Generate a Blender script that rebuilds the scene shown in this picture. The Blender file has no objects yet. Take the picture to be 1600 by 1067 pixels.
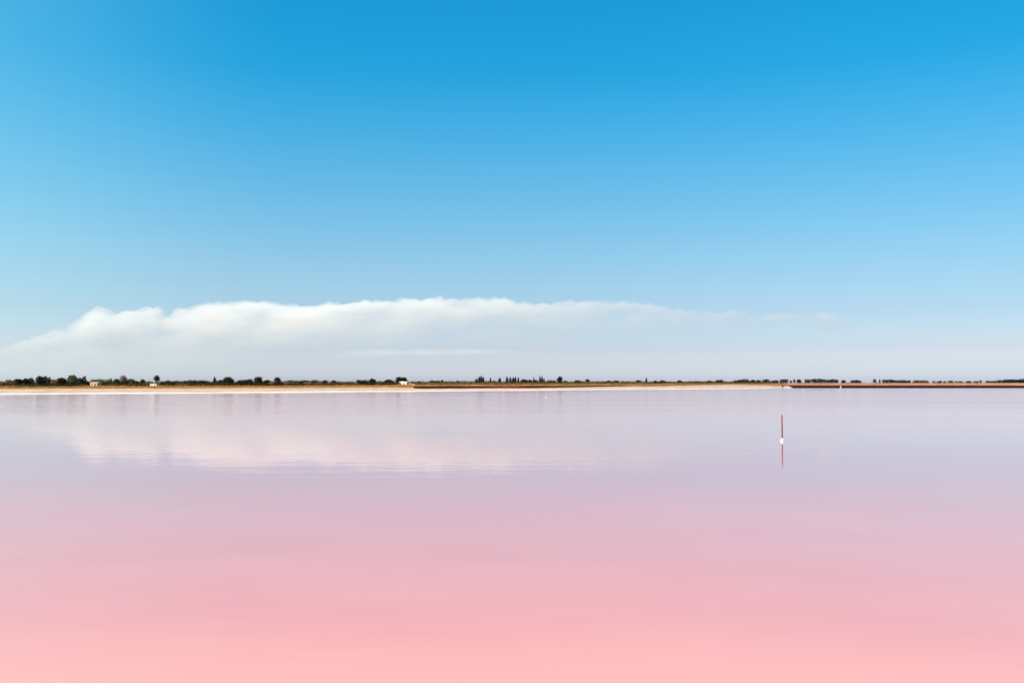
import bpy, bmesh, math, random
from mathutils import Vector, Matrix, noise as mnoise
R = math.radians
scene = bpy.context.scene
col = scene.collection
rng = random.Random(7)

# ------------------------------------------------------------------ camera
EYE, F, HZ = 3.0, 1556.0, 599.0           # eye height (m), focal length and horizon row in pixels of the photograph
cam = bpy.data.cameras.new('camera')
cam.lens, cam.sensor_width, cam.clip_start, cam.clip_end = 35.0, 36.0, 0.1, 100000.0
camo = bpy.data.objects.new('camera', cam)
col.objects.link(camo)
camo.location = (0, 0, EYE)
camo.rotation_euler = (math.pi/2 + math.atan((HZ-533.5)/F), 0, 0)
scene.camera = camo

# ------------------------------------------------------------------ sky, sun, exposure
SUN_EL, SUN_AZ = 40.0, -145.0              # azimuth clockwise from the view direction
world = bpy.data.worlds.new('World'); scene.world = world
world.use_nodes = True
wn, wl = world.node_tree.nodes, world.node_tree.links
sky = wn.new('ShaderNodeTexSky')
sky.sky_type = 'NISHITA'; sky.sun_disc = False
sky.sun_elevation, sky.sun_rotation = R(SUN_EL), R(SUN_AZ)
sky.air_density = 1.0; sky.dust_density = 1.0; sky.ozone_density = 1.0
# colour response of the slide film: the same sky, more saturated the higher it stands
TINT = [(0.0, (1.46, 1.60, 2.28)), (0.5, (1.44, 1.58, 2.25)), (1, (1.28, 1.40, 1.97)), (2, (1.04, 1.13, 1.57)),
        (4, (0.85, 1.02, 1.30)), (5.8, (0.79, 1.05, 1.25)), (7.3, (0.73, 1.09, 1.26)), (10.9, (0.51, 1.17, 1.36)),
        (14.4, (0.275, 1.22, 1.49)), (17.4, (0.105, 1.235, 1.58)), (20.4, (0.079, 1.279, 1.65))]
tc = wn.new('ShaderNodeTexCoord'); sx = wn.new('ShaderNodeSeparateXYZ')
wl.new(tc.outputs['Generated'], sx.inputs[0])
mr = wn.new('ShaderNodeMapRange'); mr.inputs['From Max'].default_value = math.sin(R(22.0))
wl.new(sx.outputs['Z'], mr.inputs['Value'])
rp = wn.new('ShaderNodeValToRGB')
els = rp.color_ramp.elements
for i, (e, c) in enumerate(TINT):
    p = math.sin(R(e))/math.sin(R(22.0))
    k = els[i] if i < 2 else els.new(p)
    k.position = p; k.color = (c[0]/4, c[1]/4, c[2]/4, 1)
wl.new(mr.outputs['Result'], rp.inputs['Fac'])
mul = wn.new('ShaderNodeVectorMath'); mul.operation = 'MULTIPLY'
wl.new(sky.outputs[0], mul.inputs[0]); wl.new(rp.outputs[0], mul.inputs[1])
bg = wn['Background']; bg.inputs['Strength'].default_value = 0.069
mul4 = wn.new('ShaderNodeVectorMath'); mul4.operation = 'SCALE'; mul4.inputs['Scale'].default_value = 4.0
hz = wn.new('ShaderNodeMapRange'); hz.interpolation_type = 'SMOOTHSTEP'      # light leak painted into the sky colour: brighter and paler towards the left
for k_, v_ in (('From Min', -0.62), ('From Max', 0.15), ('To Min', 1.16*4), ('To Max', 0.98*4)): hz.inputs[k_].default_value = v_
wl.new(sx.outputs['X'], hz.inputs['Value']); wl.new(hz.outputs['Result'], mul4.inputs['Scale'])
wl.new(mul.outputs[0], mul4.inputs[0]); hv = wn.new('ShaderNodeMapRange'); hv.interpolation_type = 'SMOOTHSTEP'
for k_, v_ in (('From Min', -0.62), ('From Max', -0.20), ('To Min', 1.0), ('To Max', 0.0)): hv.inputs[k_].default_value = v_
wl.new(sx.outputs['X'], hv.inputs['Value'])
hc = wn.new('ShaderNodeVectorMath'); hc.operation = 'SCALE'; hc.inputs[0].default_value = (0.9, 1.5, 1.1)
wl.new(hv.outputs['Result'], hc.inputs['Scale'])
ha = wn.new('ShaderNodeVectorMath'); ha.operation = 'ADD'
wl.new(mul4.outputs[0], ha.inputs[0]); wl.new(hc.outputs[0], ha.inputs[1]); wl.new(ha.outputs[0], bg.inputs['Color'])

sun = bpy.data.lights.new('sun', 'SUN'); sun.energy = 5.0; sun.angle = R(0.5); sun.color = (1.0, 0.83, 0.64)
suno = bpy.data.objects.new('sun', sun); col.objects.link(suno)
sd = Vector((math.sin(R(SUN_AZ))*math.cos(R(SUN_EL)), math.cos(R(SUN_AZ))*math.cos(R(SUN_EL)), math.sin(R(SUN_EL))))
suno.rotation_euler = sd.to_track_quat('Z', 'Y').to_euler()
vs = scene.view_settings
vs.view_transform = 'Standard'; vs.look = 'None'; vs.exposure = 0.54; vs.gamma = 1.0; vs.use_curve_mapping = False
scene.render.engine = 'CYCLES'
scene.cycles.use_denoising = True
scene.cycles.adaptive_threshold = 0.004
scene.cycles.volume_bounces = 24
scene.cycles.max_bounces = 28
scene.cycles.volume_step_rate = 0.16
scene.cycles.volume_max_steps = 256

# ------------------------------------------------------------------ helpers
def interp(tab, x):
    if x <= tab[0][0]: return tab[0][1]
    for (a, fa), (b, fb) in zip(tab, tab[1:]):
        if x <= b:
            t = (x-a)/(b-a); t = t*t*(3-2*t)
            return fa + (fb-fa)*t
    return tab[-1][1]

def px(x, Y): return (x-800.0)/F*Y            # metres sideways of a direction at distance Y
def pz(y, Y): return EYE + (HZ-y)/F*Y
def tag(o, label=None, cat=None, group=None, kind=None):
    if label: o['label'] = label
    if cat: o['category'] = cat
    if group: o['group'] = group
    if kind: o['kind'] = kind
    return o
def empty(name, loc, rz=0):
    o = bpy.data.objects.new(name, None); col.objects.link(o)
    o.location = loc; o.rotation_euler = (0, 0, rz); o.empty_display_size = 0.3
    return o
def link(name, bm, m, parent=None, smooth=False):
    me = bpy.data.meshes.new(name); bm.to_mesh(me); bm.free()
    if smooth:
        for p in me.polygons: p.use_smooth = True
    me.materials.append(m)
    o = bpy.data.objects.new(name, me); col.objects.link(o)
    if parent: o.parent = parent
    return o
def pydata(name, vs_, fs, m, parent=None, smooth=False):
    me = bpy.data.meshes.new(name); me.from_pydata(vs_, [], fs); me.update()
    if smooth:
        for p in me.polygons: p.use_smooth = True
    me.materials.append(m)
    o = bpy.data.objects.new(name, me); col.objects.link(o)
    if parent: o.parent = parent
    return o
def box(bm, x0, x1, y0, y1, z0, z1):
    v = [bm.verts.new((x, y, z)) for z in (z0, z1) for x, y in ((x0, y0), (x1, y0), (x1, y1), (x0, y1))]
    for f in ((3, 2, 1, 0), (4, 5, 6, 7), (0, 1, 5, 4), (1, 2, 6, 5), (2, 3, 7, 6), (3, 0, 4, 7)):
        bm.faces.new([v[i] for i in f])
def tube(vs_, fs, pts, n=7):
    """pts: list of (Vector, radius); adds a closed tapered tube to vertex and face lists"""
    b = len(vs_)
    for i, (p, r) in enumerate(pts):
        d = (pts[min(i+1, len(pts)-1)][0] - pts[max(i-1, 0)][0]).normalized()
        u = d.orthogonal().normalized(); w = d.cross(u)
        for k in range(n):
            a = 2*math.pi*k/n
            vs_.append(tuple(p + (u*math.cos(a) + w*math.sin(a))*r))
    for i in range(len(pts)-1):
        for k in range(n):
            fs.append((b+i*n+k, b+i*n+(k+1) % n, b+(i+1)*n+(k+1) % n, b+(i+1)*n+k))
    fs.append(tuple(b+k for k in reversed(range(n))))
    fs.append(tuple(b+(len(pts)-1)*n+k for k in range(n)))

class NT:
    """small wrapper for building node trees"""
    def __init__(s, name):
        s.m = bpy.data.materials.new(name); s.m.use_nodes = True
        s.n, s.l = s.m.node_tree.nodes, s.m.node_tree.links
    def __call__(s, t, **kw):
        nd = s.n.new('ShaderNode'+t)
        for k, v in kw.items(): setattr(nd, k, v)
        return nd
    def put(s, sock, v):
        if isinstance(v, bpy.types.NodeSocket): s.l.new(v, sock)
        else: sock.default_value = v
    def math(s, op, a, b=0.0, c=0.0, clamp=False):
        nd = s('Math', operation=op, use_clamp=clamp)
        s.put(nd.inputs[0], a); s.put(nd.inputs[1], b)
        if len(nd.inputs) > 2: s.put(nd.inputs[2], c)
        return nd.outputs[0]
    def smooth(s, v, a, b, lo=0.0, hi=1.0):
        nd = s('MapRange', interpolation_type='SMOOTHSTEP')
        for k, q in zip(('Value', 'From Min', 'From Max', 'To Min', 'To Max'), (v, a, b, lo, hi)): s.put(nd.inputs[k], q)
        return nd.outputs[0]
    def noise(s, vec, scale, detail=3.0, rough=0.5):
        nd = s('TexNoise'); s.put(nd.inputs['Vector'], vec)
        nd.inputs['Scale'].default_value = scale; nd.inputs['Detail'].default_value = detail
        nd.inputs['Roughness'].default_value = rough
        return nd.outputs['Fac']
    def scaled(s, vec, sc, rot=(0, 0, 0)):
        nd = s('Mapping'); s.put(nd.inputs['Vector'], vec); nd.inputs['Scale'].default_value = sc
        nd.inputs['Rotation'].default_value = rot
        return nd.outputs[0]
    def mix(s, f, a, b):
        nd = s('Mix', data_type='RGBA'); s.put(nd.inputs[0], f)
        for q, v in ((nd.inputs[6], a), (nd.inputs[7], b)):
            if isinstance(v, tuple): v = v + (1,)
            s.put(q, v)
        return nd.outputs[2]
    def pos(s): return s('NewGeometry').outputs['Position']
    def bump(s, h, dist, strength=1.0):
        nd = s('Bump'); nd.inputs['Distance'].default_value = dist
        s.put(nd.inputs['Strength'], strength); s.put(nd.inputs['Height'], h)
        return nd.outputs[0]

def plain(name, c, rough=0.7, c2=None, scale=3.0, spec=0.3, bump=0.0):
    t = NT(name); b = t.n['Principled BSDF']
    b.inputs['Roughness'].default_value = rough; b.inputs['Specular IOR Level'].default_value = spec
    co = t('TexCoord').outputs['Object']
    f = t.noise(co, scale, 4.0, 0.6)
    c2 = c2 or tuple(v*0.72 for v in c)
    t.put(b.inputs['Base Color'], t.mix(t.smooth(f, .38, .64), c2, c))
    if bump: t.put(b.inputs['Normal'], t.bump(f, bump))
    return t.m

# ------------------------------------------------------------------ lie of the land
SHORE = [(-600, 250), (-200, 258), (0, 267), (200, 287), (400, 311), (600, 354), (800, 406), (1000, 491), (1150, 549),
         (1205, 610), (1228, 667), (2600, 667)]
V_B = [(-600, 50), (1000, 50), (1150, 46), (1200, 40), (1222, 5.0), (2600, 5.0)]
Z_B = [(-600, 1.22), (600, 1.28), (640, 1.25), (660, 0.95), (800, 0.95), (900, 1.2), (1000, 1.72), (1150, 2.05), (1205, 1.65), (1224, 1.2), (2600, 1.2)]
Z_T = [(-600, 1.9), (0, 1.9), (400, 2.2), (800, 2.6), (1200, 2.75), (1600, 2.85), (2600, 2.85)]
PROF = [-60, -30, -12, -4, 0, 3, 6, 10, 16, 24, 32, 40]
def shore(x): return interp(SHORE, x)
def ground(x, Y):
    """height of the far bank in direction x at distance Y"""
    v = Y - shore(x); vb, zb, zt = interp(V_B, x), interp(Z_B, x), interp(Z_T, x)
    if v <= vb: return zb*max(v, -30)/vb if v > 0 else v*0.02
    vt = vb + 60
    if v <= vt: return zb + (zt-zb)*(v-vb)/60
    return zt + (2.95-zt)*min(1, (v-vt)/2500)

# ------------------------------------------------------------------ water: a shallow, still brine pool coloured by its own pink
def water_mat():
    t = NT('pink_brine'); b = t.n['Principled BSDF']
    P = t.pos()
    b.inputs['IOR'].default_value = 1.33
    b.inputs['Specular IOR Level'].default_value = 0.5
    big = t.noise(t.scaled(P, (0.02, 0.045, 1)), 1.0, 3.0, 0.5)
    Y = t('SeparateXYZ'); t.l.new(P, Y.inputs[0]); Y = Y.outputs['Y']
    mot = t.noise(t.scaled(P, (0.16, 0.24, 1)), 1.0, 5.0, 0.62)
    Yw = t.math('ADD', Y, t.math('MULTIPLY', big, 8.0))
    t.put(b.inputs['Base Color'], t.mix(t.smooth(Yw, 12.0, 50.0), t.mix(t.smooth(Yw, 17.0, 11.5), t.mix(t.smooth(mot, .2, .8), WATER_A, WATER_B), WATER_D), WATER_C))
    r1 = t.noise(t.scaled(P, (0.9, 2.6, 1), (0, 0, R(9))), 1.0, 2.0, 0.5)
    r2 = t.noise(t.scaled(P, (0.12, 0.5, 1), (0, 0, R(-6))), 1.0, 2.0, 0.5)
    r3 = t.noise(t.scaled(P, (5.0, 9.0, 1), (0, 0, R(20))), 1.0, 1.0, 0.5)
    h = t.math('ADD', t.math('MULTIPLY', r1, 0.30), t.math('ADD', t.math('MULTIPLY', r2, 1.0), t.math('MULTIPLY', r3, 0.06)))
    patch = t.noise(t.scaled(P, (0.012, 0.035, 1)), 1.0, 2.0, 0.5)
    far = t.smooth(t.math('ADD', Y, t.math('MULTIPLY', patch, 60.0)), 70.0, 170.0, 0.17, 0.6)      # breeze ruffles the far side, the near side lies calm
    # waves too small to see one by one: the ruffled water is simply rougher
    t.put(b.inputs['Roughness'], t.math('MULTIPLY', t.smooth(t.math('ADD', Y, t.math('MULTIPLY', patch, 50.0)), 40.0, 190.0, 0.035, 0.108), t.smooth(patch, .3, .7, 0.8, 1.1)))
    t.put(b.inputs['Normal'], t.bump(h, 0.050, t.math('MULTIPLY', far, t.smooth(patch, .35, .68, 0.6, 1.0))))
    return t.m
WATER_A, WATER_B, WATER_C, WATER_D = (0.755, 0.270, 0.236), (0.80, 0.312, 0.264), (0.51, 0.204, 0.226), (0.85, 0.368, 0.295)   # D: stray light painted into the nearest water; C: darker, more mauve further off
bm = bmesh.new()
X0, X1, Y0, Y1, NX, NY = -2600, 2600, -80, 1000, 26, 12
g = [[bm.verts.new((X0+(X1-X0)*i/NX, Y0+(Y1-Y0)*j/NY, 0)) for i in range(NX+1)] for j in range(NY+1)]
for j in range(NY):
    for i in range(NX): bm.faces.new((g[j][i], g[j][i+1], g[j+1][i+1], g[j+1][i]))
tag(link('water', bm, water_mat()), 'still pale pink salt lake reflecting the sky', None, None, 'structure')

# ------------------------------------------------------------------ far bank: salt beach, then dry grassland to the horizon
def beach_mat():
    t = NT('salt_sand'); b = t.n['Principled BSDF']; P = t.pos()
    b.inputs['Roughness'].default_value = 0.85; b.inputs['Specular IOR Level'].default_value = 0.2
    z = t('SeparateXYZ'); t.l.new(P, z.inputs[0]); z = z.outputs['Z']
    n1 = t.noise(t.scaled(P, (0.05, 0.05, 1)), 1.0, 5.0, 0.6)
    n2 = t.noise(t.scaled(P, (0.4, 0.12, 1)), 1.0, 4.0, 0.6)
    zz = t.math('ADD', z, t.math('MULTIPLY', t.math('SUBTRACT', n1, 0.5), 0.35))
    sand = t.mix(t.smooth(n2, .35, .65), (0.48, 0.31, 0.22), (0.60, 0.44, 0.33))
    c = t.mix(t.smooth(zz, 0.05, 0.34), (0.80, 0.73, 0.64), sand)
    t.put(b.inputs['Base Color'], c)
    t.put(b.inputs['Normal'], t.bump(n2, 0.15))
    return t.m
def grass_mat():
    t = NT('dry_grassland'); b = t.n['Principled BSDF']; P = t.pos()
    b.inputs['Roughness'].default_value = 0.95; b.inputs['Specular IOR Level'].default_value = 0.1
    n1 = t.noise(t.scaled(P, (0.06, 0.06, 1)), 1.0, 5.0, 0.62)
    n2 = t.noise(t.scaled(P, (0.5, 0.25, 1)), 1.0, 4.0, 0.6)
    X = t('SeparateXYZ'); t.l.new(P, X.inputs[0]); X = X.outputs['X']
    left = t.mix(t.smooth(n1, .36, .62), (0.24, 0.11, 0.03), (0.50, 0.23, 0.06))
    right = t.mix(t.smooth(X, 300, 420), t.mix(t.smooth(n1, .36, .62), (0.28, 0.11, 0.065), (0.42, 0.22, 0.14)), t.mix(t.smooth(n1, .36, .62), (0.40, 0.21, 0.13), (0.60, 0.38, 0.26)))
    mid = t.mix(t.smooth(n1, .36, .62), (0.22, 0.065, 0.03), (0.42, 0.145, 0.06))
    c = t.mix(t.smooth(X, -60, -30), left, mid); c = t.mix(t.smooth(X, 150, 300), c, right)
    t.put(b.inputs['Base Color'], t.mix(t.smooth(n2, .45, .75, 0.0, 0.5), c, (0.20, 0.13, 0.03)))
    t.put(b.inputs['Normal'], t.bump(n2, 0.4))
    return t.m
BX = [-900 + 20*i for i in range(176)]            # directions, past both sides of the frame
def strip(name, rows, m):
    vs_, fs = [], []
    for j, row in enumerate(rows):
        for x in BX:
            vs_.append(row(x))
    n = len(BX)
    for j in range(len(rows)-1):
        for i in range(n-1):
            fs.append((j*n+i, j*n+i+1, (j+1)*n+i+1, (j+1)*n+i))
    return pydata(name, vs_, fs, m, smooth=True)
def row_at(k):                                     # k: 0 waterline .. 1 top of the beach, <0 under water
    def f(x):
        vb, zb = interp(V_B, x), interp(Z_B, x)
        if k < 0: Y = shore(x) + k*30; z = -0.02*abs(k)*30
        else:
            w = 2.2*(mnoise.noise((x*0.013, k*3, 0.3)) + 0.6*mnoise.noise((x*0.06, k*3, 1.3)))
            Y = shore(x) + vb*k + (w if vb > 20 else 0)*(1 if k < 1 else 0.0)
            z = zb*(k**1.35)
        return (px(x, Y), Y, z)
    return f
def row_back(v, k, bump=0.0):
    def f(x):
        vb, zb, zt = interp(V_B, x), interp(Z_B, x), interp(Z_T, x)
        Y = shore(x) + vb + v
        z = zb + (zt-zb)*k if k <= 1 else zt + (2.95-zt)*min(1, (v-60)/2500)
        return (px(x, Y), Y, z + bump*mnoise.noise((x*0.05, v*0.05, 2.2)))
    return f
tag(strip('salt_beach', [row_at(k) for k in (-1.5, -0.5, 0, .08, .2, .35, .5, .65, .8, .92, 1.0)], beach_mat()),
    'pale salt beach along the far side of the pink lake', None, None, 'structure')
tag(strip('grassland', [row_back(0, 0)] + [row_back(60*k, k, .12) for k in (.15, .3, .5, .7, .85, 1.0)] +
          [row_back(v, 2, .1) for v in (90, 140, 220, 400, 700, 1200, 2600, 5000, 9000)], grass_mat()),
    'flat ground of dry orange grass behind the beach', None, None, 'structure')

# ------------------------------------------------------------------ foliage
def leaf_mat(name, a, b_):
    t = NT(name); b = t.n['Principled BSDF']
    b.inputs['Roughness'].default_value = 0.9; b.inputs['Specular IOR Level'].default_value = 0.06
    f = t.noise(t('TexCoord').outputs['Object'], 0.9, 3.0, 0.6)
    t.put(b.inputs['Base Color'], t.mix(t.smooth(f, .35, .65), a, b_))
    return t.m
LEAF = {'d': leaf_mat('dark_leaf', (.008, .010, .004), (.019, .022, .009)),
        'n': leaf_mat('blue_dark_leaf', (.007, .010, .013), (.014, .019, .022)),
        'g': leaf_mat('green_leaf', (.055, .070, .016), (.11, .12, .03)),
        'o': leaf_mat('olive_leaf', (.095, .066, .020), (.19, .125, .04)),
        'b': leaf_mat('brown_leaf', (.060, .036, .020), (.12, .075, .04)),
        'p': leaf_mat('pinkish_leaf', (.16, .095, .065), (.26, .16, .11)),
        's': leaf_mat('grey_leaf', (.16, .15, .10), (.27, .25, .18))}
BARK = plain('bark', (.085, .062, .045), .9, (.05, .036, .026), 6.0, .1, .02)

def leaves(vs_, fs, c, rad, n, size, rs):
    """n leaf sprays through the ellipsoid c, rad (denser towards its skin)"""
    for _ in range(n):
        d = Vector((rs.gauss(0, 1), rs.gauss(0, 1), rs.gauss(0, 1))).normalized()
        k = rs.random()**0.3*(1 + 0.10*rs.gauss(0, 1))
        p = Vector((c[0]+d.x*rad[0]*k, c[1]+d.y*rad[1]*k, c[2]+d.z*rad[2]*k))
        u = (d.cross(Vector((rs.gauss(0, 1), rs.gauss(0, 1), rs.gauss(0, 1)))) + d*rs.gauss(0, .4)).normalized()
        w = u.cross(d + Vector((rs.gauss(0, .5), rs.gauss(0, .5), rs.gauss(0, .5)))).normalized()
        s = size*(0.6 + 0.8*rs.random()); q = s*(0.5 + .4*rs.random())
        b = len(vs_)
        vs_ += [tuple(p-u*s*.5), tuple(p+w*q*.5), tuple(p+u*s*.55), tuple(p-w*q*.5)]
        fs.append((b, b+1, b+2, b+3))

def plant(name, kind, x0, x1, ytop, ybase_dv, c, label, cat, group, shape):
    rs = random.Random(int(x0*17 + ytop*31))
    xm = (x0+x1)/2; Y = shore(xm) + interp(V_B, xm) + ybase_dv
    X = px(xm, Y); z0 = ground(xm, Y) - 0.05
    H = max(0.8, (pz(ytop, Y) - z0)*{'wide': 1.22, 'low': 1.16, 'round': 1.05}.get(shape, 1.0)); W = (x1-x0)/F*Y
    root = empty(name, (X, Y, z0))
    tag(root, label, cat, group)
    tv, tf, lv, lf = [], [], [], []
    size = 0.34 if W > 3.5 else 0.27
    if shape == 'column':
        r0 = .10*min(W, 2) + .04
        tube(tv, tf, [(Vector((0, 0, -.2)), r0), (Vector((.03, 0, H*.4)), r0*.7), (Vector((0, .03, H*.88)), r0*.25)])
        n = 9
        for i in range(n):
            k = (i+.6)/n
            w = W*.5*(0.75+.35*math.sin(math.pi*min(1, k*1.05)))*(1 if k < .6 else max(.22, 1-(k-.6)*1.75))*rs.uniform(.82, 1.12)
            leaves(lv, lf, (rs.gauss(0, W*.05), rs.gauss(0, W*.05), H*(.08+.87*k)), (w, w*.9, H/n*.85), int(60+16*H), size, rs)
        leaves(lv, lf, (0, 0, H*.97), (W*.10, W*.10, H*.06), 24, size*.8, rs)
        for k in (.3, .5, .65):
            a = rs.uniform(0, 6.28); e = Vector((math.cos(a)*W*.3, math.sin(a)*W*.3, H*(k+.15)))
            tube(tv, tf, [(Vector((0, 0, H*k)), r0*.4), (e, r0*.12)], 5)
    else:
        if shape == 'tall': cz0, lobes, crown_lo = .36, 8, .36
        elif shape == 'low': cz0, lobes, crown_lo = .05, max(4, int(W/1.1)), .02
        elif shape == 'wide': cz0, lobes, crown_lo = .08, max(6, int(W/1.3)), .02
        else: cz0, lobes, crown_lo = .14, 8, .10
        D = min(W, 6.0 if shape in ('wide', 'low') else W)
        r0 = .045*H + .02
        fork = Vector((rs.gauss(0, .05*W), rs.gauss(0, .05*D), H*max(.22, crown_lo)))
        tube(tv, tf, [(Vector((0, 0, -.2)), r0*1.35), (Vector((fork.x*.4, fork.y*.4, fork.z*.5)), r0), (fork, r0*.85)])
        cs = []
        for i in range(lobes):
            if shape in ('wide', 'low'):
                u = (i+.5)/lobes*2-1
                lx = u*W*.5*.86; top = H*(0.86+.14*rs.random())*(1-.12*u*u)
                lr = min(W*.5/lobes*1.9, H*.55, W*.3)
                cs.append((Vector((lx, rs.uniform(-.25, .25)*D, top-lr*.8)), lr*rs.uniform(.9, 1.15), lr*.8))
                low = H*.25
                cs.append((Vector((lx+rs.gauss(0, .2), rs.uniform(-.3, .1)*D, low+.12*H)), lr*1.1, H*.3))
            else:
                a = i*2.4 + rs.uniform(-.4, .4); k = (i+.5)/lobes
                zz = H*(crown_lo + (1-crown_lo)*(.22+.56*k))
                spread = W*.5*(.62*math.sqrt(max(0, 1-(k*1.15-.35)**2)))
                lr = W*.5*rs.uniform(.40, .56)
                lr2 = min(lr, H*(1-crown_lo)*.34)
                cs.append((Vector((math.cos(a)*spread, math.sin(a)*spread, min(zz, H-lr2*.95))), lr, lr2))
        if shape not in ('wide', 'low'):
            cs.append((Vector((rs.gauss(0, .08*W), 0, H-min(W*.24, H*.2))), W*.27, min(W*.24, H*.2)))
            cs.append((Vector((0, 0, H*(crown_lo+(1-crown_lo)*.45))), W*.42, H*(1-crown_lo)*.40))
        for ctr, rx, rz in cs:
            leaves(lv, lf, ctr, (rx, rx, rz), max(40, min(300, int(105*rx*rz+40))), size, rs)
        for ctr, rx, rz in cs[:6]:
            m_ = fork.lerp(ctr, .5) + Vector((0, 0, -.04*H))
            tube(tv, tf, [(fork*.97, r0*.55), (m_, r0*.36), (ctr, r0*.14)], 5)
    pydata('trunk', tv, tf, BARK, root, True)
    pydata('crown', lv, lf, LEAF[c], root)
    return root

G1 = 'trees and shrubs along the far bank'
G2 = 'slim poplars on the horizon'
T, S_, HG = 'tree', 'shrub', 'hedge'
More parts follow.
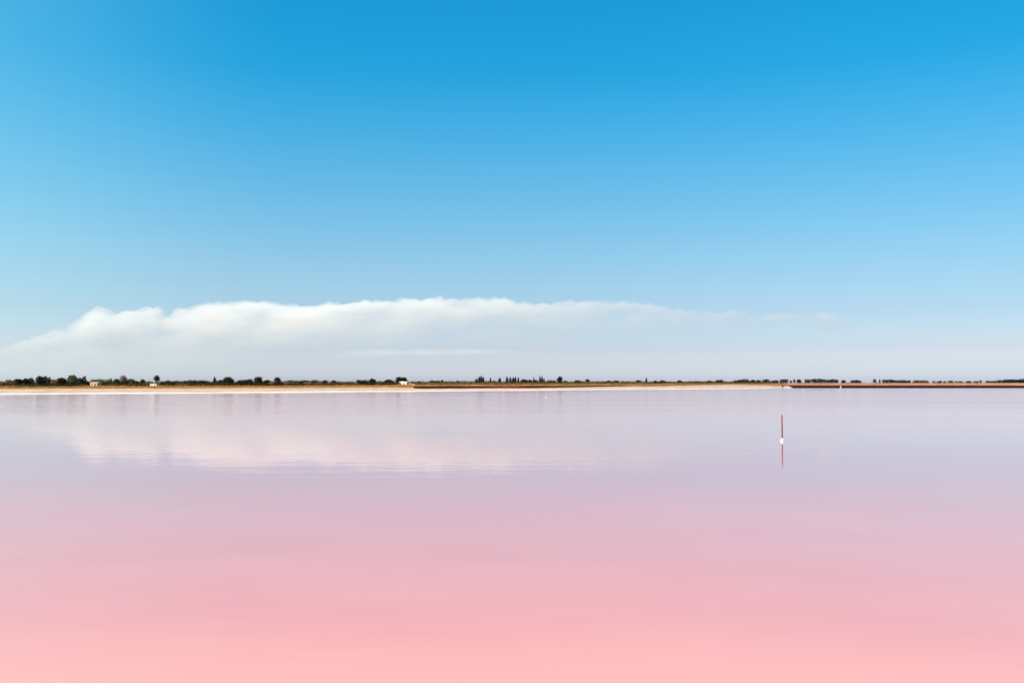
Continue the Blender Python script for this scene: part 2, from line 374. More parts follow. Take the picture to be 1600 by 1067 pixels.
# (kind, x0, x1, top row, metres behind the beach, colour, shape, label)
PLANTS = [
 (S_, -6, 9, 596, 70, 'o', 'round', 'pale olive shrub at the far left end of the bank, beside the picture edge'),
 (S_, 8, 20, 593.2, 75, 'o', 'round', 'olive shrub just left of the long black-green thicket'),
 (T, 20, 38, 592.2, 70, 'd', 'round', 'dark low tree forming the left end of the long black-green thicket'),
 (T, 34, 48, 591.6, 74, 'd', 'round', 'dark tree in the middle of the black-green thicket'),
 (T, 44, 55, 590, 78, 'd', 'round', 'dark tree forming the taller right end of the black-green thicket'),
 (T, 55, 71, 587.8, 68, 'd', 'round', 'big dark round tree, the bulkiest of the left bank, beside the thicket'),
 (T, 66, 77, 587.4, 74, 'd', 'round', 'dark tree merging with the right side of the bulkiest tree'),
 (S_, 74, 82, 589.4, 80, 'b', 'round', 'brownish tree top peeping out right of the bulkiest dark tree'),
 (S_, 79, 91, 593, 66, 'o', 'round', 'faded olive shrub in the gap between two big dark trees'),
 (T, 88, 106, 590.6, 66, 'd', 'round', 'dark squat tree left of the lighter green domed tree'),
 (T, 104, 122, 586.2, 80, 'g', 'round', 'lighter green domed tree rising over dark shrubs'),
 (S_, 101, 118, 596.5, 62, 'd', 'low', 'low black shrub in front of the lighter green domed tree'),
 (T, 120, 131, 590.5, 76, 'd', 'round', 'dark tree between the lighter green dome and the pointed one'),
 (T, 127, 136, 587.6, 80, 'd', 'round', 'dark tree with a pointed tip left of the pink hut'),
 (S_, 133, 143, 596, 60, 'd', 'round', 'small dark shrub by the left end of the pink hut'),
 (HG, 141, 176, 592.8, 88, 'g', 'wide', 'flat-topped olive green hedge behind the pink hut'),
 (S_, 160, 169, 597.8, 62, 'd', 'low', 'small black shrub at the right end of the pink hut'),
 (T, 171, 176, 590.6, 92, 'b', 'column', 'thin brownish spire at the right end of the hedge behind the hut'),
 (T, 176, 189, 592.2, 80, 'd', 'round', 'dark green tree just left of the tall reddish tree'),
 (T, 187, 200, 586.6, 78, 'b', 'round', 'tall reddish brown tree with a domed crown'),
 (T, 198, 213, 592.4, 80, 'b', 'round', 'brown broad tree just right of the tall reddish one'),
 (S_, 212, 219, 595.2, 80, 'd', 'round', 'small dark shrub between the brown broad tree and a dark tree'),
 (T, 219, 229, 592.4, 80, 'd', 'round', 'dark tree a little left of the white shed'),
 (S_, 228, 239, 595.5, 82, 'p', 'round', 'dusty pink shrub behind the left end of the white shed'),
 (S_, 223, 236, 598, 60, 'g', 'low', 'low green shrub on the ground left of the white shed'),
 (T, 240, 250.5, 585.8, 82, 'd', 'tall', 'tall lone tree with bare trunk standing behind the white shed'),
 (S_, 248, 256, 597, 64, 'b', 'round', 'small purple brown shrub by the right end of the white shed'),
 (HG, 251, 290, 595, 90, 'd', 'wide', 'left half of the long dark clipped hedge right of the shed'),
 (HG, 286, 330, 594.2, 92, 'd', 'wide', 'right half of the long dark clipped hedge right of the shed'),
 (S_, 262, 273, 599.2, 62, 'd', 'low', 'black low shrub in front of the long clipped hedge, nearer the shed'),
 (S_, 274, 292, 598, 66, 'g', 'low', 'green low shrub in front of the middle of the long clipped hedge'),
 (T, 332.5, 338.5, 588.8, 90, 'd', 'column', 'small pointed cypress alone beyond the right end of the long hedge'),
 (T, 340, 352, 593.6, 76, 'd', 'round', 'lower left shoulder of the broad dark tree right of the lone cypress'),
 (T, 348, 367, 589.3, 74, 'd', 'round', 'broad dark domed tree right of the lone small cypress'),
 (S_, 371, 386, 593.4, 80, 'd', 'low', 'flat dark shrub right of the broad domed tree'),
 (T, 384, 396, 592.2, 76, 'd', 'round', 'round dark tree just left of a taller blocky one'),
 (T, 396.5, 411.5, 588.8, 74, 'd', 'round', 'tall blocky dark tree left of the leaning tree'),
 (S_, 411, 424, 593.8, 72, 'd', 'round', 'low dark shrub between the blocky tree and the leaning tree'),
 (S_, 419, 428, 597.4, 62, 'p', 'round', 'faded pink shrub at the left foot of the leaning tree'),
 (T, 428, 440, 589.2, 78, 'd', 'tall', 'dark leaning tree with ragged top at the start of the low hedge'),
 (S_, 430, 444, 596.3, 64, 'd', 'round', 'dark shrub round the foot of the leaning tree'),
 (S_, 442, 455, 597, 62, 'p', 'round', 'pink brown shrub right of the leaning tree'),
 (HG, 444, 474, 594.4, 92, 'd', 'wide', 'left part of the even dark hedge right of the leaning tree'),
 (HG, 470, 500, 594.2, 92, 'd', 'wide', 'right part of the even dark hedge right of the leaning tree'),
 (S_, 455, 470, 597.5, 66, 'g', 'low', 'green shrub in front of the left part of the even hedge'),
 (S_, 474, 488, 597.2, 64, 'p', 'round', 'rosy brown shrub in front of the right part of the even hedge'),
 (S_, 492, 504, 597.3, 66, 'o', 'low', 'olive shrub at the right end of the even hedge'),
 (T, 502, 514, 594.2, 82, 'd', 'round', 'dark round bush, first one after the even hedge'),
 (S_, 511.5, 520, 597, 62, 'p', 'round', 'little pink shrub between two dark round bushes'),
 (T, 517, 527, 594.3, 82, 'd', 'round', 'dark round bush, second one after the even hedge'),
 (S_, 527, 540, 596.2, 74, 'p', 'round', 'rosy brown broad shrub right of two dark round bushes'),
 (S_, 540, 553, 596.2, 76, 'g', 'low', 'green low shrub left of the pale grey one'),
 (S_, 552, 560, 597, 66, 's', 'round', 'pale grey shrub, the lightest on the bank'),
 (T, 557, 577, 593.3, 82, 'd', 'low', 'dark sprawling tree right of the pale grey shrub'),
 (T, 576.5, 588, 591.8, 84, 'd', 'round', 'dark tree with tufted crown left of the white cottage trees'),
 (S_, 588, 601, 596.2, 80, 'g', 'low', 'olive green shrub right of the tufted tree'),
 (T, 600, 615, 593.2, 76, 'd', 'round', 'dark round bush left of the white cottage'),
 (S_, 612, 626, 597, 70, 'd', 'low', 'black low shrub against the left wall of the white cottage'),
 (T, 618, 630, 589, 96, 'd', 'round', 'large dark tree behind the left end of the white cottage'),
 (T, 624, 638, 589.8, 98, 'd', 'round', 'large dark tree sloping down behind the white cottage roof'),
 (S_, 651, 659, 596, 92, 'd', 'round', 'dark shrub just right of the white cottage'),
 (S_, 658, 672, 597, 92, 'o', 'low', 'wide olive shrub right of the white cottage'),
 (S_, 671.5, 679, 594.8, 96, 'd', 'low', 'flat-topped dark bush on a thin stem, left of two upright bushes'),
 (T, 682.5, 687, 594.6, 96, 'd', 'round', 'smaller left one of two upright bushes'),
 (T, 688.5, 693.5, 593.6, 96, 'd', 'round', 'taller right one of two upright bushes'),
 (S_, 694, 706, 596.4, 94, 'b', 'low', 'brown low shrub right of two upright bushes'),
 (T, 712.5, 718, 594.8, 100, 'n', 'round', 'small greyish lone bush midway to the first poplar clump'),
 (HG, 716, 747, 597.6, 88, 'g', 'wide', 'low green hedge leading to the first poplar clump'),
 (T, 742.5, 746.5, 591, 108, 'n', 'column', 'shortest poplar, on the left edge of the first poplar clump'),
 (T, 746.5, 751, 588, 110, 'n', 'column', 'second poplar from the left in the first poplar clump'),
 (T, 749.8, 754, 586.8, 108, 'n', 'column', 'tallest poplar, in the middle of the first poplar clump'),
 (T, 753, 757.3, 588.6, 110, 'n', 'column', 'right-hand poplar of the first poplar clump'),
 (S_, 761, 767, 596, 106, 'n', 'round', 'dark bush at the foot of a lone thin poplar'),
 (T, 764.8, 768, 590, 108, 'n', 'column', 'lone thin poplar right of the first poplar clump'),
 (T, 769.5, 774.5, 594.2, 108, 'n', 'round', 'small bush between the thin poplar and the pair of poplars'),
 (T, 778.4, 781.2, 590.4, 110, 'n', 'column', 'left one of a close pair of square-topped poplars'),
 (T, 780.4, 783.2, 590, 109, 'n', 'column', 'right one of a close pair of square-topped poplars'),
 (T, 789.8, 794.6, 588, 110, 'n', 'column', 'thick poplar on the left edge of the second poplar clump'),
 (T, 795, 799.6, 588.8, 110, 'n', 'column', 'poplar second from left in the second poplar clump'),
 (T, 799.8, 804, 589, 112, 'n', 'column', 'poplar in the middle of the second poplar clump'),
 (T, 803, 807.6, 588.6, 110, 'n', 'column', 'poplar right of the middle in the second poplar clump'),
 (T, 808, 811.4, 589.4, 112, 'n', 'column', 'slimmest poplar, on the right edge of the second poplar clump'),
 (T, 812.5, 825, 592.6, 104, 'd', 'round', 'round dark bush right of the second poplar clump'),
 (T, 823.5, 833, 593.2, 104, 'd', 'round', 'round dark bush left of a thin poplar tip'),
 (T, 832.8, 835.6, 589.2, 112, 'n', 'column', 'thin pale-tipped poplar between two round dark bushes'),
 (T, 834, 840.5, 593.2, 104, 'd', 'round', 'round dark bush between the thin pale-tipped poplar and the third clump'),
 (T, 842, 845.2, 586.8, 110, 'n', 'column', 'tallest poplar of the small third clump'),
 (T, 844.8, 848.4, 587.6, 110, 'n', 'column', 'second tallest poplar of the small third clump'),
 (T, 848.6, 851.2, 590.8, 110, 'n', 'column', 'short poplar on the right of the small third clump'),
 (T, 854, 869, 594.2, 100, 'd', 'low', 'wide low dark bush left of the flame-shaped tree'),
 (T, 869.5, 879.8, 588, 108, 'd', 'round', 'flame-shaped dark tree standing highest right of the poplars'),
 (S_, 880, 887.5, 594.8, 104, 'd', 'round', 'small dark bush just right of the flame-shaped tree'),
 (S_, 887, 897, 596.2, 100, 'b', 'low', 'low brown shrub left of a dark round bush'),
 (T, 896.5, 908, 594.2, 100, 'd', 'round', 'dark squat round bush left of the ball-headed tree'),
 (S_, 907.5, 912, 595.8, 102, 'b', 'round', 'little brown shrub left of the ball-headed tree'),
 (T, 914.2, 922, 592.2, 104, 'd', 'tall', 'ball-headed little tree on a short stem'),
 (S_, 925, 936, 596.4, 100, 'p', 'round', 'faded rosy shrub right of the ball-headed tree'),
 (T, 947, 956, 594.8, 102, 'd', 'round', 'dark dome bush, left one of two alike'),
 (T, 957.5, 967.5, 594.6, 102, 'd', 'round', 'dark dome bush, right one of two alike'),
 (S_, 971, 977, 596.2, 100, 'g', 'round', 'small green shrub right of two dome bushes'),
 (S_, 978, 992, 596.2, 100, 'b', 'low', 'brown wide shrub left of a dark bush'),
 (T, 993, 1002, 594, 104, 'd', 'round', 'dark bush just left of the lone narrow cypress'),
 (T, 1007.8, 1011.6, 590, 108, 'n', 'column', 'lone narrow cypress in the low scrub right of centre'),
 (T, 1020.5, 1027, 594.4, 104, 'n', 'round', 'small dark round bush right of the lone narrow cypress'),
 (T, 1030, 1041, 594.4, 106, 'd', 'round', 'domed dark bush, second right of the lone narrow cypress'),
 (HG, 1040, 1060, 596, 104, 'b', 'wide', 'brownish low hedge left of a small hump of bush'),
 (T, 1057, 1066, 594.2, 108, 'd', 'round', 'hump of dark bush midway along the brownish low hedge'),
 (HG, 1064, 1092, 596.2, 104, 'b', 'wide', 'brownish low hedge right of the small hump of bush'),
 (T, 1085, 1095, 595.6, 106, 'd', 'round', 'low dark bush where the brownish hedge ends'),
 (T, 1103, 1113, 594.8, 106, 'd', 'round', 'dark bush left of the blue-black tree over the salt spit'),
 (T, 1117.5, 1129.5, 593.2, 130, 'n', 'low', 'blue-black flat tree standing alone over the salt spit'),
 (T, 1145.5, 1150.5, 594.2, 200, 'n', 'round', 'small blue-black tree at the left end of the distant tree row'),
 (T, 1149, 1161, 593.6, 205, 'n', 'low', 'blue-black tree second in the distant row, over the salt spit'),
 (T, 1158, 1171, 592.6, 205, 'n', 'low', 'blue-black wide tree third in the distant row'),
 (T, 1172, 1181, 593.4, 205, 'n', 'round', 'blue-black tree fourth in the distant row'),
 (T, 1180.5, 1189, 593.8, 205, 'n', 'round', 'blue-black tree fifth in the distant row'),
 (T, 1190.5, 1202.5, 592.8, 205, 'n', 'low', 'blue-black tree above the end of the salt spit'),
 (T, 1204.5, 1216, 594, 205, 'n', 'low', 'blue-black low tree above the left end of the dark wall'),
 (T, 1217.5, 1232, 592.6, 210, 'n', 'low', 'blue-black broad tree over the left end of the dark wall'),
 (T, 1233.5, 1237.6, 594.2, 210, 'n', 'round', 'tiny blue-black tree right of a broad one over the dark wall'),
 (T, 1238.6, 1243, 592.4, 210, 'n', 'round', 'upright small blue-black tree, left of two over the left dark wall'),
 (T, 1244.2, 1252.4, 592.8, 210, 'n', 'round', 'rounder blue-black tree, right of two over the left dark wall'),
 (T, 1256.5, 1267, 592.6, 210, 'n', 'low', 'blue-black tree at the left end of a dense tree row'),
 (T, 1266, 1291, 592.4, 205, 'd', 'wide', 'long green-black tree mass, the densest part of the distant row'),
 (T, 1289, 1311, 593, 215, 'n', 'wide', 'long blue-black tree mass ending above the gap in the wall'),
 (T, 1314, 1321.5, 593.8, 200, 'n', 'round', 'lone blue-black tree just right of the gap in the wall'),
 (HG, 1328, 1345, 594, 215, 'n', 'wide', 'thin blue-black tree line right of the gap in the wall'),
 (T, 1363.5, 1369.5, 592, 215, 'n', 'round', 'small raised blue-black tree left of a thin upright one'),
 (T, 1373, 1375.6, 592.2, 215, 'n', 'column', 'thin upright tree alone over the right dark wall'),
 (HG, 1377, 1402, 593.4, 225, 'n', 'wide', 'blue-black tree line right of the thin upright tree'),
 (HG, 1400, 1424, 594.2, 225, 'n', 'wide', 'low dark tree line further right, left of the reddish line'),
 (HG, 1424, 1452, 594.4, 225, 'b', 'wide', 'low reddish dark tree line over the right dark wall'),
]
def kind_name(k, s): return {'tree': 'poplar_tree' if s == 'column' else 'tree', 'shrub': 'shrub', 'hedge': 'hedge'}[k]
for k, x0, x1, yt, dv, c, shp, lab in PLANTS:
    plant(kind_name(k, shp), k, x0, x1, yt, dv, c, lab, k, G2 if shp == 'column' and 740 < x0 < 855 else G1, shp)
rs = random.Random(3)
x = 1456.0
while x < 1566:                                   # sparse little bushes thinning out along the right-hand field
    w = rs.uniform(4, 9)
    plant('shrub', S_, x, x+w, rs.uniform(594.2, 595.6), rs.uniform(205, 235), rs.choice('dnb'),
          'tiny dark bush in the thin line over the right end of the dark wall', S_, 'tiny bushes over the right dark wall', 'low')
    x += w + rs.uniform(.5, 6)

def far_wood(x0, x1, tops, Y, label):
    """a wooded rise far off: one mass of leaves"""
    lv, lf = [], []; rs_ = random.Random(9)
    x = x0
    while x < x1:
        yt = interp(tops, x) + rs_.uniform(-.5, .6)
        z0, z1 = 2.6, pz(yt, Y); r = rs_.uniform(5, 9)
        for q in range(3):
            zc = z0 + (z1-z0)*(.2+.3*q) - (r*.3 if q == 2 else 0)
            leaves(lv, lf, (px(x, Y)+rs_.gauss(0, 2), Y+rs_.uniform(-25, 25), zc), (r, r, max(1.5, (z1-z0)*.33)), 60, 1.6, rs_)
        x += rs_.uniform(2.0, 3.6)
    o = pydata('distant_wood', lv, lf, LEAF['n'])
    return tag(o, label, 'wood', None, 'stuff')
far_wood(1558, 1720, [(1556, 594.5), (1572, 592), (1580, 590.6), (1592, 591.6), (1604, 593), (1720, 594)], 1500,
         'blue-black wooded rise at the right end of the horizon')

def scrub(name, label, xr, dvr, hr, cols, n, size, seed, cat=None):
    """uncountable low growth along the bank as one mass"""
    rs_ = random.Random(seed); lv, lf = [], []
    for _ in range(n):
        x = rs_.uniform(*xr); Y = shore(x) + interp(V_B, x) + rs_.uniform(*dvr)
        if any(a < x < b for a, b in ((140, 164), (233, 251), (620, 650))) and Y < shore(x)+interp(V_B, x)+88: continue
        den = mnoise.noise((px(x, Y)*.05, Y*.03, seed))
        if den < -.12: continue
        h = rs_.uniform(*hr)*(1+.5*den); z = ground(x, Y); w = h*rs_.uniform(.7, 1.6)
        leaves(lv, lf, (px(x, Y), Y, z+h*.45), (w, w, h*.55), 16, size, rs_)
    return tag(pydata(name, lv, lf, LEAF[cols]), label, cat, None, 'stuff')
scrub('scrub', 'low dark green scrub filling in between the trees of the far bank', (-60, 1215), (70, 150), (.9, 2.1), 'd', 5600, .40, 21)
scrub('undergrowth', 'olive undergrowth along the foot of the bank trees', (590, 1210), (34, 110), (.5, 1.2), 'o', 2600, .32, 22)
scrub('bushes', 'dark low bushes massed along the foot of the left bank trees', (-60, 640), (42, 95), (.5, 1.3), 'd', 3200, .32, 25)
scrub('steppe_plants', 'sparse olive plants in front of the left bank trees', (-60, 640), (30, 70), (.3, .6), 'o', 900, .26, 26)
scrub('thicket', 'brown thin thicket among the bank shrubs', (-60, 1230), (48, 120), (.6, 1.5), 'b', 2800, .32, 23)
scrub('heath', 'low dark growth along the back of the right-hand field', (1230, 1640), (185, 250), (.5, 1.2), 'n', 700, .4, 24)

def grass_tufts(n, xr, dvr, mat, name, label, seed, hr=(.25, .6)):
    rs_ = random.Random(seed); v, f = [], []
    for _ in range(n):
        x = rs_.uniform(*xr); Y = shore(x) + interp(V_B, x) + rs_.uniform(*dvr)**1.0
        z = ground(x, Y) - .03; X = px(x, Y)
        for q in range(5):
            a = rs_.uniform(0, 6.28); h = rs_.uniform(*hr); w = .09
            dx, dy = math.cos(a), math.sin(a); lean = rs_.uniform(.1, .5)*h
            b = len(v); ox, oy = X+rs_.gauss(0, .15), Y+rs_.gauss(0, .15)
            v += [(ox-dy*w, oy+dx*w, z), (ox+dy*w, oy-dx*w, z), (ox+dx*lean, oy+dy*lean, z+h)]
            f.append((b, b+1, b+2))
    return tag(pydata(name, v, f, mat), label, None, None, 'stuff')
STRAW = plain('straw', (.50, .25, .08), .9, (.26, .13, .035), .15, .1)
STRAW2 = plain('pink_straw', (.50, .29, .19), .9, (.34, .17, .10), .15, .1)
grass_tufts(14000, (-60, 1222), (3, 62), STRAW, 'dry_grass', 'orange dry grass between the beach and the trees', 31, (.12, .35))
grass_tufts(9000, (1228, 1660), (2, 200), STRAW2, 'field_grass', 'pale orange grass of the field behind the dark walls', 32, (.3, .7))

# ------------------------------------------------------------------ walls along the right-hand shore and the low red dike
def wall(name, label, x0, x1, off, h, thick, body, cap, group, base=-0.4, capname='coping', step=4.0, atY=None):
    xm = (x0+x1)/2; Yc = (atY or (lambda q: shore(q)))(xm) + off
    root = empty(name, (px(xm, Yc), Yc, 0)); tag(root, label, 'wall', group)
    n = max(4, int((x1-x0)/step)); bmw, bmc = bmesh.new(), bmesh.new()
    rs_ = random.Random(int(x0))
    pts = []
    for i in range(n+1):
        x_ = x0 + (x1-x0)*i/n; Y = (atY or (lambda q: shore(q)))(x_) + off
        hh = h(x_) if callable(h) else h
        pts.append((px(x_, Y)-px(xm, Yc), Y-Yc + rs_.uniform(-.05, .05), hh + rs_.uniform(-.05, .05)))
    def run(bm_, lo, hi, y0, y1):
        prev = None
        for (X, Yo, hh) in pts:
            r = [bm_.verts.new((X, Yo+y, z)) for y, z in ((y0, lo(hh)), (y1, lo(hh)), (y1, hi(hh)), (y0, hi(hh)))]
            if prev:
                for a in range(4): bm_.faces.new((prev[a], prev[(a+1) % 4], r[(a+1) % 4], r[a]))
            else: bm_.faces.new(r)
            prev = r
        bm_.faces.new(list(reversed(prev)))
        bmesh.ops.recalc_face_normals(bm_, faces=bm_.faces)
    run(bmw, lambda z: base, lambda z: z, 0, thick)
    run(bmc, lambda z: z+.003, lambda z: z+.10, -.10, thick+.10)
    link('face', bmw, body, root); link(capname, bmc, cap, root)
    return root, pts
TAR = plain('tarred_planks', (.036, .003, .008), .8, (.018, .002, .004), .6, .2, .02)
REDCAP = plain('red_coping', (.26, .07, .06), .8, (.16, .04, .04), .5, .2)
REDBANK = plain('red_stone', (.12, .020, .021), .9, (.06, .012, .015), .35, .1, .05)
SANDCAP = plain('sand_cap', (.42, .15, .08), .9, (.26, .08, .045), .4, .1)
WG = 'dark retaining walls along the right-hand shore'
for x0, x1, lab in ((1221.5, 1312.2, 'short dark maroon retaining wall between the salt spit and the gap'),
                    (1314.6, 1720, 'long dark maroon retaining wall from the gap to the right picture edge')):
    root, pts = wall('retaining_wall', lab, x0, x1, -1.0, 1.5, .6, TAR, REDCAP, WG)
    bmp = bmesh.new()                              # piles along the face
    pile = None
    for i in range(0, len(pts)-1, 2):
        X, Yo, hh = pts[i]
        me = pile
        if me is None:
            b_ = bmesh.new(); bmesh.ops.create_cone(b_, cap_ends=True, segments=8, radius1=.14, radius2=.12, depth=1.9)
            o = link('pile', b_, TAR, root); pile = o.data
        else:
            o = bpy.data.objects.new('pile', pile); col.objects.link(o); o.parent = root
        o.location = (X, Yo-.125, .50)
    bmp.free()
wall('dike_wall', 'long low dark red dike running behind the salt beach', 646, 1130, 46, lambda q: interp([(646, 1.70), (660, 1.70), (800, 1.65), (900, 1.7), (1000, 1.88), (1130, 2.0)], q),
     1.2, REDBANK, SANDCAP, 'dikes behind the beach', 0.1, 'crest')

# ------------------------------------------------------------------ buildings on the bank
WHITE = plain('whitewash', (.80, .76, .68), .8, (.70, .65, .56), 1.2, .2)
PINKW = plain('pink_plaster', (.62, .44, .36), .85, (.50, .33, .26), 1.0, .2)
TILE = plain('terracotta', (.46, .20, .13), .85, (.33, .13, .08), 1.5, .2)
PALETILE = plain('faded_tile', (.60, .40, .32), .85, (.48, .27, .20), 1.5, .2)
WOOD = plain('old_wood', (.09, .05, .03), .85, (.05, .03, .02), 3.0, .2)
GLASS = plain('dark_glass', (.03, .035, .04), .15, (.02, .02, .025), 1.0, .5)
def opening(name, root, x0, x1, y, z0, z1, m, frame=True):
    """a door or window set into the front wall at depth y, with a raised frame"""
    b_ = bmesh.new(); t_ = .06
    box(b_, x0, x1, y-.05, y-.003, z0, z0+t_); box(b_, x0, x1, y-.05, y-.003, z1-t_, z1)
    box(b_, x0, x0+t_, y-.047, y-.004, z0+t_, z1-t_); box(b_, x1-t_, x1, y-.047, y-.004, z0+t_, z1-t_)
    o = link(name, b_, WOOD, root)
    b_ = bmesh.new(); box(b_, x0+t_, x1-t_, y-.025, y-.005, z0+t_, z1-t_)
    link('pane' if name == 'window' else 'leaf', b_, m, o)
def gable_house(name, label, xm, Y, zb, w, d, h, rise, rz, wm, rm, group, over=.2, openings=()):
    root = empty(name, (px(xm, Y), Y, zb), rz); tag(root, label, 'house', group)
    b_ = bmesh.new(); a, e = w/2, d/2
    vv = [b_.verts.new(p) for p in ((-a, -e, -.5), (a, -e, -.5), (a, e, -.5), (-a, e, -.5), (-a, -e, h), (a, -e, h), (a, e, h), (-a, e, h), (-a, 0, h+rise), (a, 0, h+rise))]
    for f in ((0, 1, 5, 4), (2, 3, 7, 6), (1, 2, 6, 9, 5), (3, 0, 4, 8, 7), (3, 2, 1, 0)): b_.faces.new([vv[i] for i in f])
    link('wall', b_, wm, root)
    b_ = bmesh.new()
    s = rise/e
    for sg in (-1, 1):
        y1, z1 = sg*(e+over), h - s*over
        q = [b_.verts.new(p) for p in ((-a-over, 0, h+rise+.01), (a+over, 0, h+rise+.01), (a+over, y1, z1+.01), (-a-over, y1, z1+.01),
                                       (-a-over, 0, h+rise+.13), (a+over, 0, h+rise+.13), (a+over, y1, z1+.13), (-a-over, y1, z1+.13))]
        for f in ((0, 1, 2, 3), (7, 6, 5, 4), (1, 5, 6, 2), (2, 6, 7, 3), (3, 7, 4, 0)): b_.faces.new([q[i] for i in f])
    bmesh.ops.recalc_face_normals(b_, faces=b_.faces)
    rf = link('roof', b_, rm, root)
    for kind, x0, x1, z0, z1 in openings:
        opening(kind, root, x0, x1, -e, z0, z1, GLASS if kind == 'window' else WOOD)
    return root, rf
HGp = 'small buildings among the bank trees'
Y = shore(151)+50+58
gable_house('hut', 'small pale pink hut with reddish roof among dark shrubs on the left bank', 150.5, Y, pz(603, Y), 12.5/F*Y, 3.0, 1.05, .35, R(-16), PINKW, PALETILE, HGp, .15,
            (('door', .5, 1.1, -.1, .95), ('window', -.9, -.35, .35, .8)))
Y = shore(242)+50+52
root = empty('shed', (px(242, Y), Y, pz(604.2, Y)), R(-14)); tag(root, 'small white flat-roofed shed in front of the tall lone tree', 'shed', HGp)
b_ = bmesh.new(); box(b_, -1.32, 1.32, -1.0, 1.0, -.4, 1.02); link('wall', b_, WHITE, root)
b_ = bmesh.new(); box(b_, -1.42, 1.42, -1.1, 1.1, 1.023, 1.12); link('roof', b_, WHITE, root)
opening('door', root, .35, .85, -1.0, -.2, .85, WOOD); opening('window', root, -.8, -.3, -1.0, .4, .75, GLASS)
Y = shore(634)+50+84
ctg, rf = gable_house('cottage', 'white cottage with a lower red-roofed wing beside big dark trees', 631, Y, pz(602.3, Y), 12.6/F*Y, 4.0, 1.45, .35, R(-10), WHITE, WHITE, HGp, .15,
            (('door', .3, .95, -.2, 1.2), ('window', -1.2, -.6, .5, 1.05)))
W1 = 12.6/F*Y/2
b_ = bmesh.new(); box(b_, -.9, -.5, .1, .5, 1.6, 2.25); link('chimney', b_, WHITE, rf)
b_ = bmesh.new(); box(b_, W1+.003, W1+2.9, -1.5, 1.5, -.5, .62); wing = link('wing', b_, PINKW, ctg)
b_ = bmesh.new()
q = [b_.verts.new(p) for p in ((W1+.005, -1.8, .625), (W1+3.1, -1.8, .6), (W1+3.1, 1.7, .62), (W1+.005, 1.7, .625), (W1+.005, .4, 1.42), (W1+2.7, .4, .98))]
for f in ((0, 1, 5, 4), (2, 3, 4, 5), (1, 2, 5), (3, 0, 4), (3, 2, 1, 0)): b_.faces.new([q[i] for i in f])
bmesh.ops.recalc_face_normals(b_, faces=b_.faces)
link('wing_roof', b_, TILE, wing)
b_ = bmesh.new(); box(b_, W1+3.12, W1+3.7, -1.6, -.9, -.4, .75)
link('outbuilding', b_, WHITE, ctg)

# ------------------------------------------------------------------ small things
def lump(name, label, cat, loc, sx_, sy_, sz_, m, seed, flat=False):
    b_ = bmesh.new(); bmesh.ops.create_icosphere(b_, subdivisions=3, radius=1)
    for v in b_.verts:
        n_ = mnoise.noise(v.co*1.7 + Vector((seed, 0, 0)))*.35 + mnoise.noise(v.co*4 + Vector((0, seed, 0)))*.12
        v.co *= 1+n_
        v.co = Vector((v.co.x*sx_, v.co.y*sy_, max(v.co.z, -.35)*sz_))
    o = link(name, b_, m, None, True); o.location = loc
    return tag(o, label, cat)
SALT = plain('salt_crust', (.86, .83, .80), .6, (.78, .72, .70), 14.0, .4, .01)
MUD = plain('brown_earth', (.15, .07, .03), .95, (.08, .04, .02), 2.5, .1, .05)
Y = 583.0
lump('mound', 'small brown earth mound alone on the pale salt spit', 'mound', (px(1161, Y), Y, pz(606, Y)+.2), .75, .8, .62, MUD, 5)
Y = 213.0
lump('foam', 'white fleck of salt foam floating on the water near the far shore', 'foam', (px(853, Y), Y, .01), .25, .2, .05, SALT, 8)

Y = EYE*F/(688.5-HZ)
post = empty('marker_post', (px(1221, Y), Y, 0)); tag(post, 'thin red marker post standing in the pink water, white salt crust at its foot', 'post')
RED = plain('red_paint', (.32, .014, .030), .6, (.20, .010, .030), 5.0, .2)
DRK = plain('stained_red', (.10, .018, .032), .7, (.06, .012, .022), 5.0, .2)
v, f = [], []
tube(v, f, [(Vector((0, 0, .58)), .031), (Vector((-.003, 0, 1.0)), .031), (Vector((-.005, 0, 1.345)), .031), (Vector((-.005, 0, 1.36)), .020)], 12)
pydata('shaft', v, f, RED, post, True)
v, f = [], []
tube(v, f, [(Vector((.004, 0, -.5)), .030), (Vector((0, 0, .578)), .0298)], 12)
pydata('stained_base', v, f, DRK, post, True)
b_ = bmesh.new(); bmesh.ops.create_icosphere(b_, subdivisions=3, radius=1)
for vv in b_.verts:
    n_ = 1 + .30*mnoise.noise(vv.co*2.6) + .12*mnoise.noise(vv.co*7)
    taper = .085*(1-.55*max(0, vv.co.z))
    vv.co = Vector((vv.co.x*n_*taper, vv.co.y*n_*taper, vv.co.z*n_*.12 + .04))
link('salt_crust', b_, SALT, post, True)

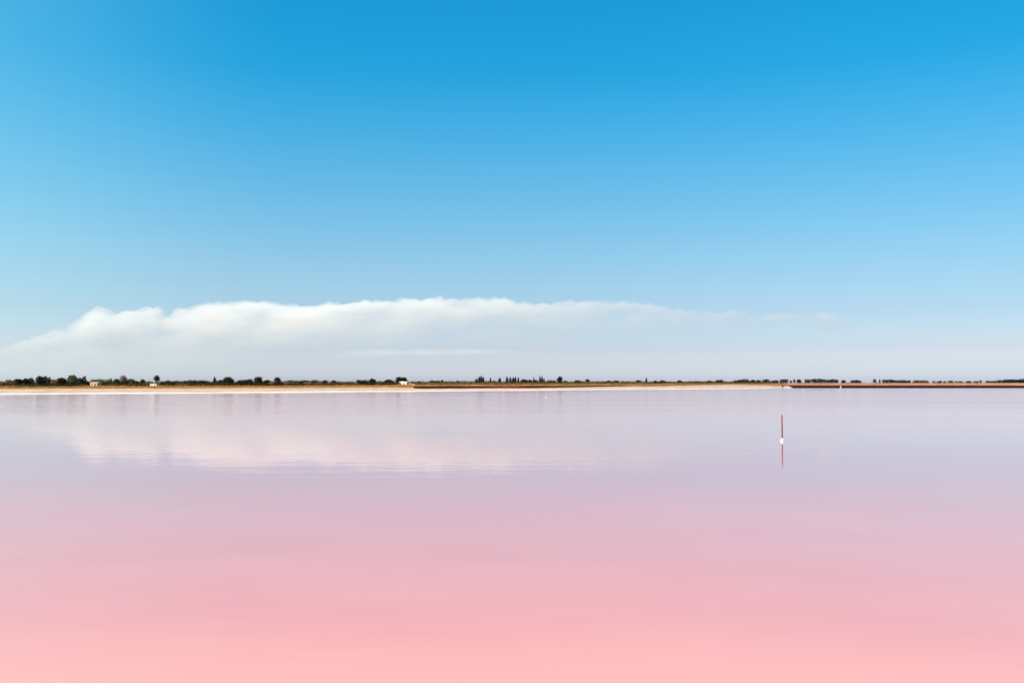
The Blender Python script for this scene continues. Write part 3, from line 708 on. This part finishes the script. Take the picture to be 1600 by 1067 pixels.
# ------------------------------------------------------------------ clouds: real volumes some kilometres off
def cloud(name, label, Y, D, top, bot, k, edge, base, rough, dens, x0, x1, seed, puff=1.0, color=(.988, .845, .69)):
    """top, bot: outline rows by direction; k: thickness factor by direction; edge/base/rough in metres"""
    Xs = [x0 + (x1-x0)*i/70 for i in range(71)]
    vs_, fs = [], []; N = 20; mg = rough*(1.2+.4*puff) + 12
    for x_ in Xs:
        zt, zb = pz(interp(top, x_), Y) + mg, pz(interp(bot, x_), Y) - 15
        endk = min(1, (x_-x0)/60+.05, (x1-x_)/60+.05)
        for j in range(N):
            a = 2*math.pi*j/N
            cy, sz = math.cos(a), math.sin(a)
            cy = math.copysign(abs(cy)**.7, cy); sz = math.copysign(abs(sz)**.7, sz)
            vs_.append((px(x_, Y), cy*D*.5*endk + .55*D*endk*sz, (zt+zb)/2 + sz*(zt-zb)/2))      # the near face leans back, towards the sun
    for i in range(70):
        for j in range(N):
            fs.append((i*N+j, i*N+(j+1) % N, (i+1)*N+(j+1) % N, (i+1)*N+j))
    fs.append(tuple(range(N-1, -1, -1))); fs.append(tuple(70*N+j for j in range(N)))
    t = NT(name+'_vapour'); t.n.remove(t.n['Principled BSDF'])
    P = t('TexCoord').outputs['Object']
    s = t('SeparateXYZ'); t.l.new(P, s.inputs[0])
    u = t.smooth(s.outputs['X'], px(x0, Y), px(x1, Y)); u.node.interpolation_type = 'LINEAR'
    ZM = 1400.0
    def curve(tab, fn):
        nd = t('FloatCurve'); c = nd.mapping.curves[0]
        pts = [((x_-x0)/(x1-x0), fn(q)) for x_, q in tab]
        while len(c.points) < len(pts): c.points.new(.5, .5)
        for p_, (a, b) in zip(c.points, sorted(pts)): p_.location = (min(1, max(0, a)), b); p_.handle_type = 'AUTO'
        nd.mapping.update(); t.l.new(u, nd.inputs['Value']); return nd.outputs[0]
    zt = t.math('MULTIPLY', curve(top, lambda r: pz(r, Y)/ZM), ZM)
    zb = t.math('MULTIPLY', curve(bot, lambda r: max(0, pz(r, Y)/ZM)), ZM)
    kk = curve(k, lambda q: q)
    n1 = t.noise(t.scaled(P, (1/300, 1/300, 1/240)), 1.0, 8.0, 0.6)
    n2 = t.noise(t.scaled(P, (1/700, 1/700, 1/260)), 1.0, 5.0, 0.6)
    n3 = t('TexVoronoi'); n3.feature = 'SMOOTH_F1'; n3.inputs['Scale'].default_value = 1/160; n3.inputs['Smoothness'].default_value = .25
    t.l.new(P, n3.inputs['Vector']); n3 = n3.outputs['Distance']
    lumps = t.math('ADD', t.math('MULTIPLY', t.math('SUBTRACT', n1, .5), rough*2.4), t.math('MULTIPLY', t.math('SUBTRACT', .45, n3), rough*puff))
    h = t.math('SUBTRACT', t.math('ADD', zt, lumps), s.outputs['Z'])
    up = t.math('SUBTRACT', s.outputs['Z'], zb)
    d = t.math('MULTIPLY', t.smooth(h, 0.0, edge), t.math('POWER', t.math('DIVIDE', up, base, clamp=True), 1.9))
    d = t.math('MULTIPLY', d, t.math('MULTIPLY', kk, t.smooth(n2, .34, .64, .35, 1.4)))
    d = t.math('MULTIPLY', d, dens)
    sc = t('VolumeScatter'); sc.inputs['Color'].default_value = color + (1,); sc.inputs['Anisotropy'].default_value = 0.1
    t.l.new(d, sc.inputs['Density']); t.l.new(sc.outputs[0], t.n['Material Output'].inputs['Volume'])
    o = pydata(name, vs_, fs, t.m); o.location = (0, Y, 0)
    bmq = bmesh.new(); bmq.from_mesh(o.data); bmesh.ops.recalc_face_normals(bmq, faces=bmq.faces); bmq.to_mesh(o.data); bmq.free()
    return tag(o, label, 'cloud', 'clouds low over the horizon')
TOP = [(-60, 552), (0, 543), (25, 531), (60, 522), (95, 508), (118, 496), (133, 481), (150, 477), (164, 487), (182, 484), (200, 482), (214, 481), (224, 475), (236, 479),
       (246, 493), (256, 494), (264, 482), (300, 475), (350, 470), (400, 466), (440, 472), (520, 471), (600, 466), (700, 463), (790, 464), (815, 471), (900, 468), (1000, 470),
       (1060, 480), (1120, 484), (1160, 482), (1190, 488), (1230, 500)]
BOT = [(-60, 590), (100, 588), (400, 586), (470, 580), (560, 572), (800, 556), (1000, 548), (1150, 540), (1230, 525)]
KK = [(-60, .5), (20, .95), (100, .85), (130, .75), (150, .8), (250, .55), (430, .8), (480, .75), (560, .85), (800, .8), (900, .7), (1100, .6), (1170, .45), (1230, .05)]
cloud('cloud_bank', 'long white cloud bank with heaped left end low over the horizon', 12000, 620, TOP, BOT, KK, 26, 760, 24, .0062, -60, 1230, 1, 4.0)
cloud('cloud_streak', 'thin pale cloud streak under the middle of the long cloud bank', 13800, 600,
      [(520, 556), (545, 546), (640, 545), (760, 543), (830, 548), (860, 556)], [(520, 562), (700, 560), (860, 560)], [(520, 0), (550, .8), (780, .6), (860, 0)], 75, 60, 30, .0042, 510, 870, 4)
cloud('cloud_wisp', 'faint cloud wisp beyond the right end of the long bank', 12500, 600,
      [(1170, 500), (1200, 488), (1250, 487), (1300, 486), (1320, 498)], [(1170, 512), (1250, 508), (1300, 525), (1320, 520)], [(1170, 0), (1210, .5), (1260, .25), (1300, .55), (1320, 0)], 70, 60, 30, .0035, 1160, 1330, 6)
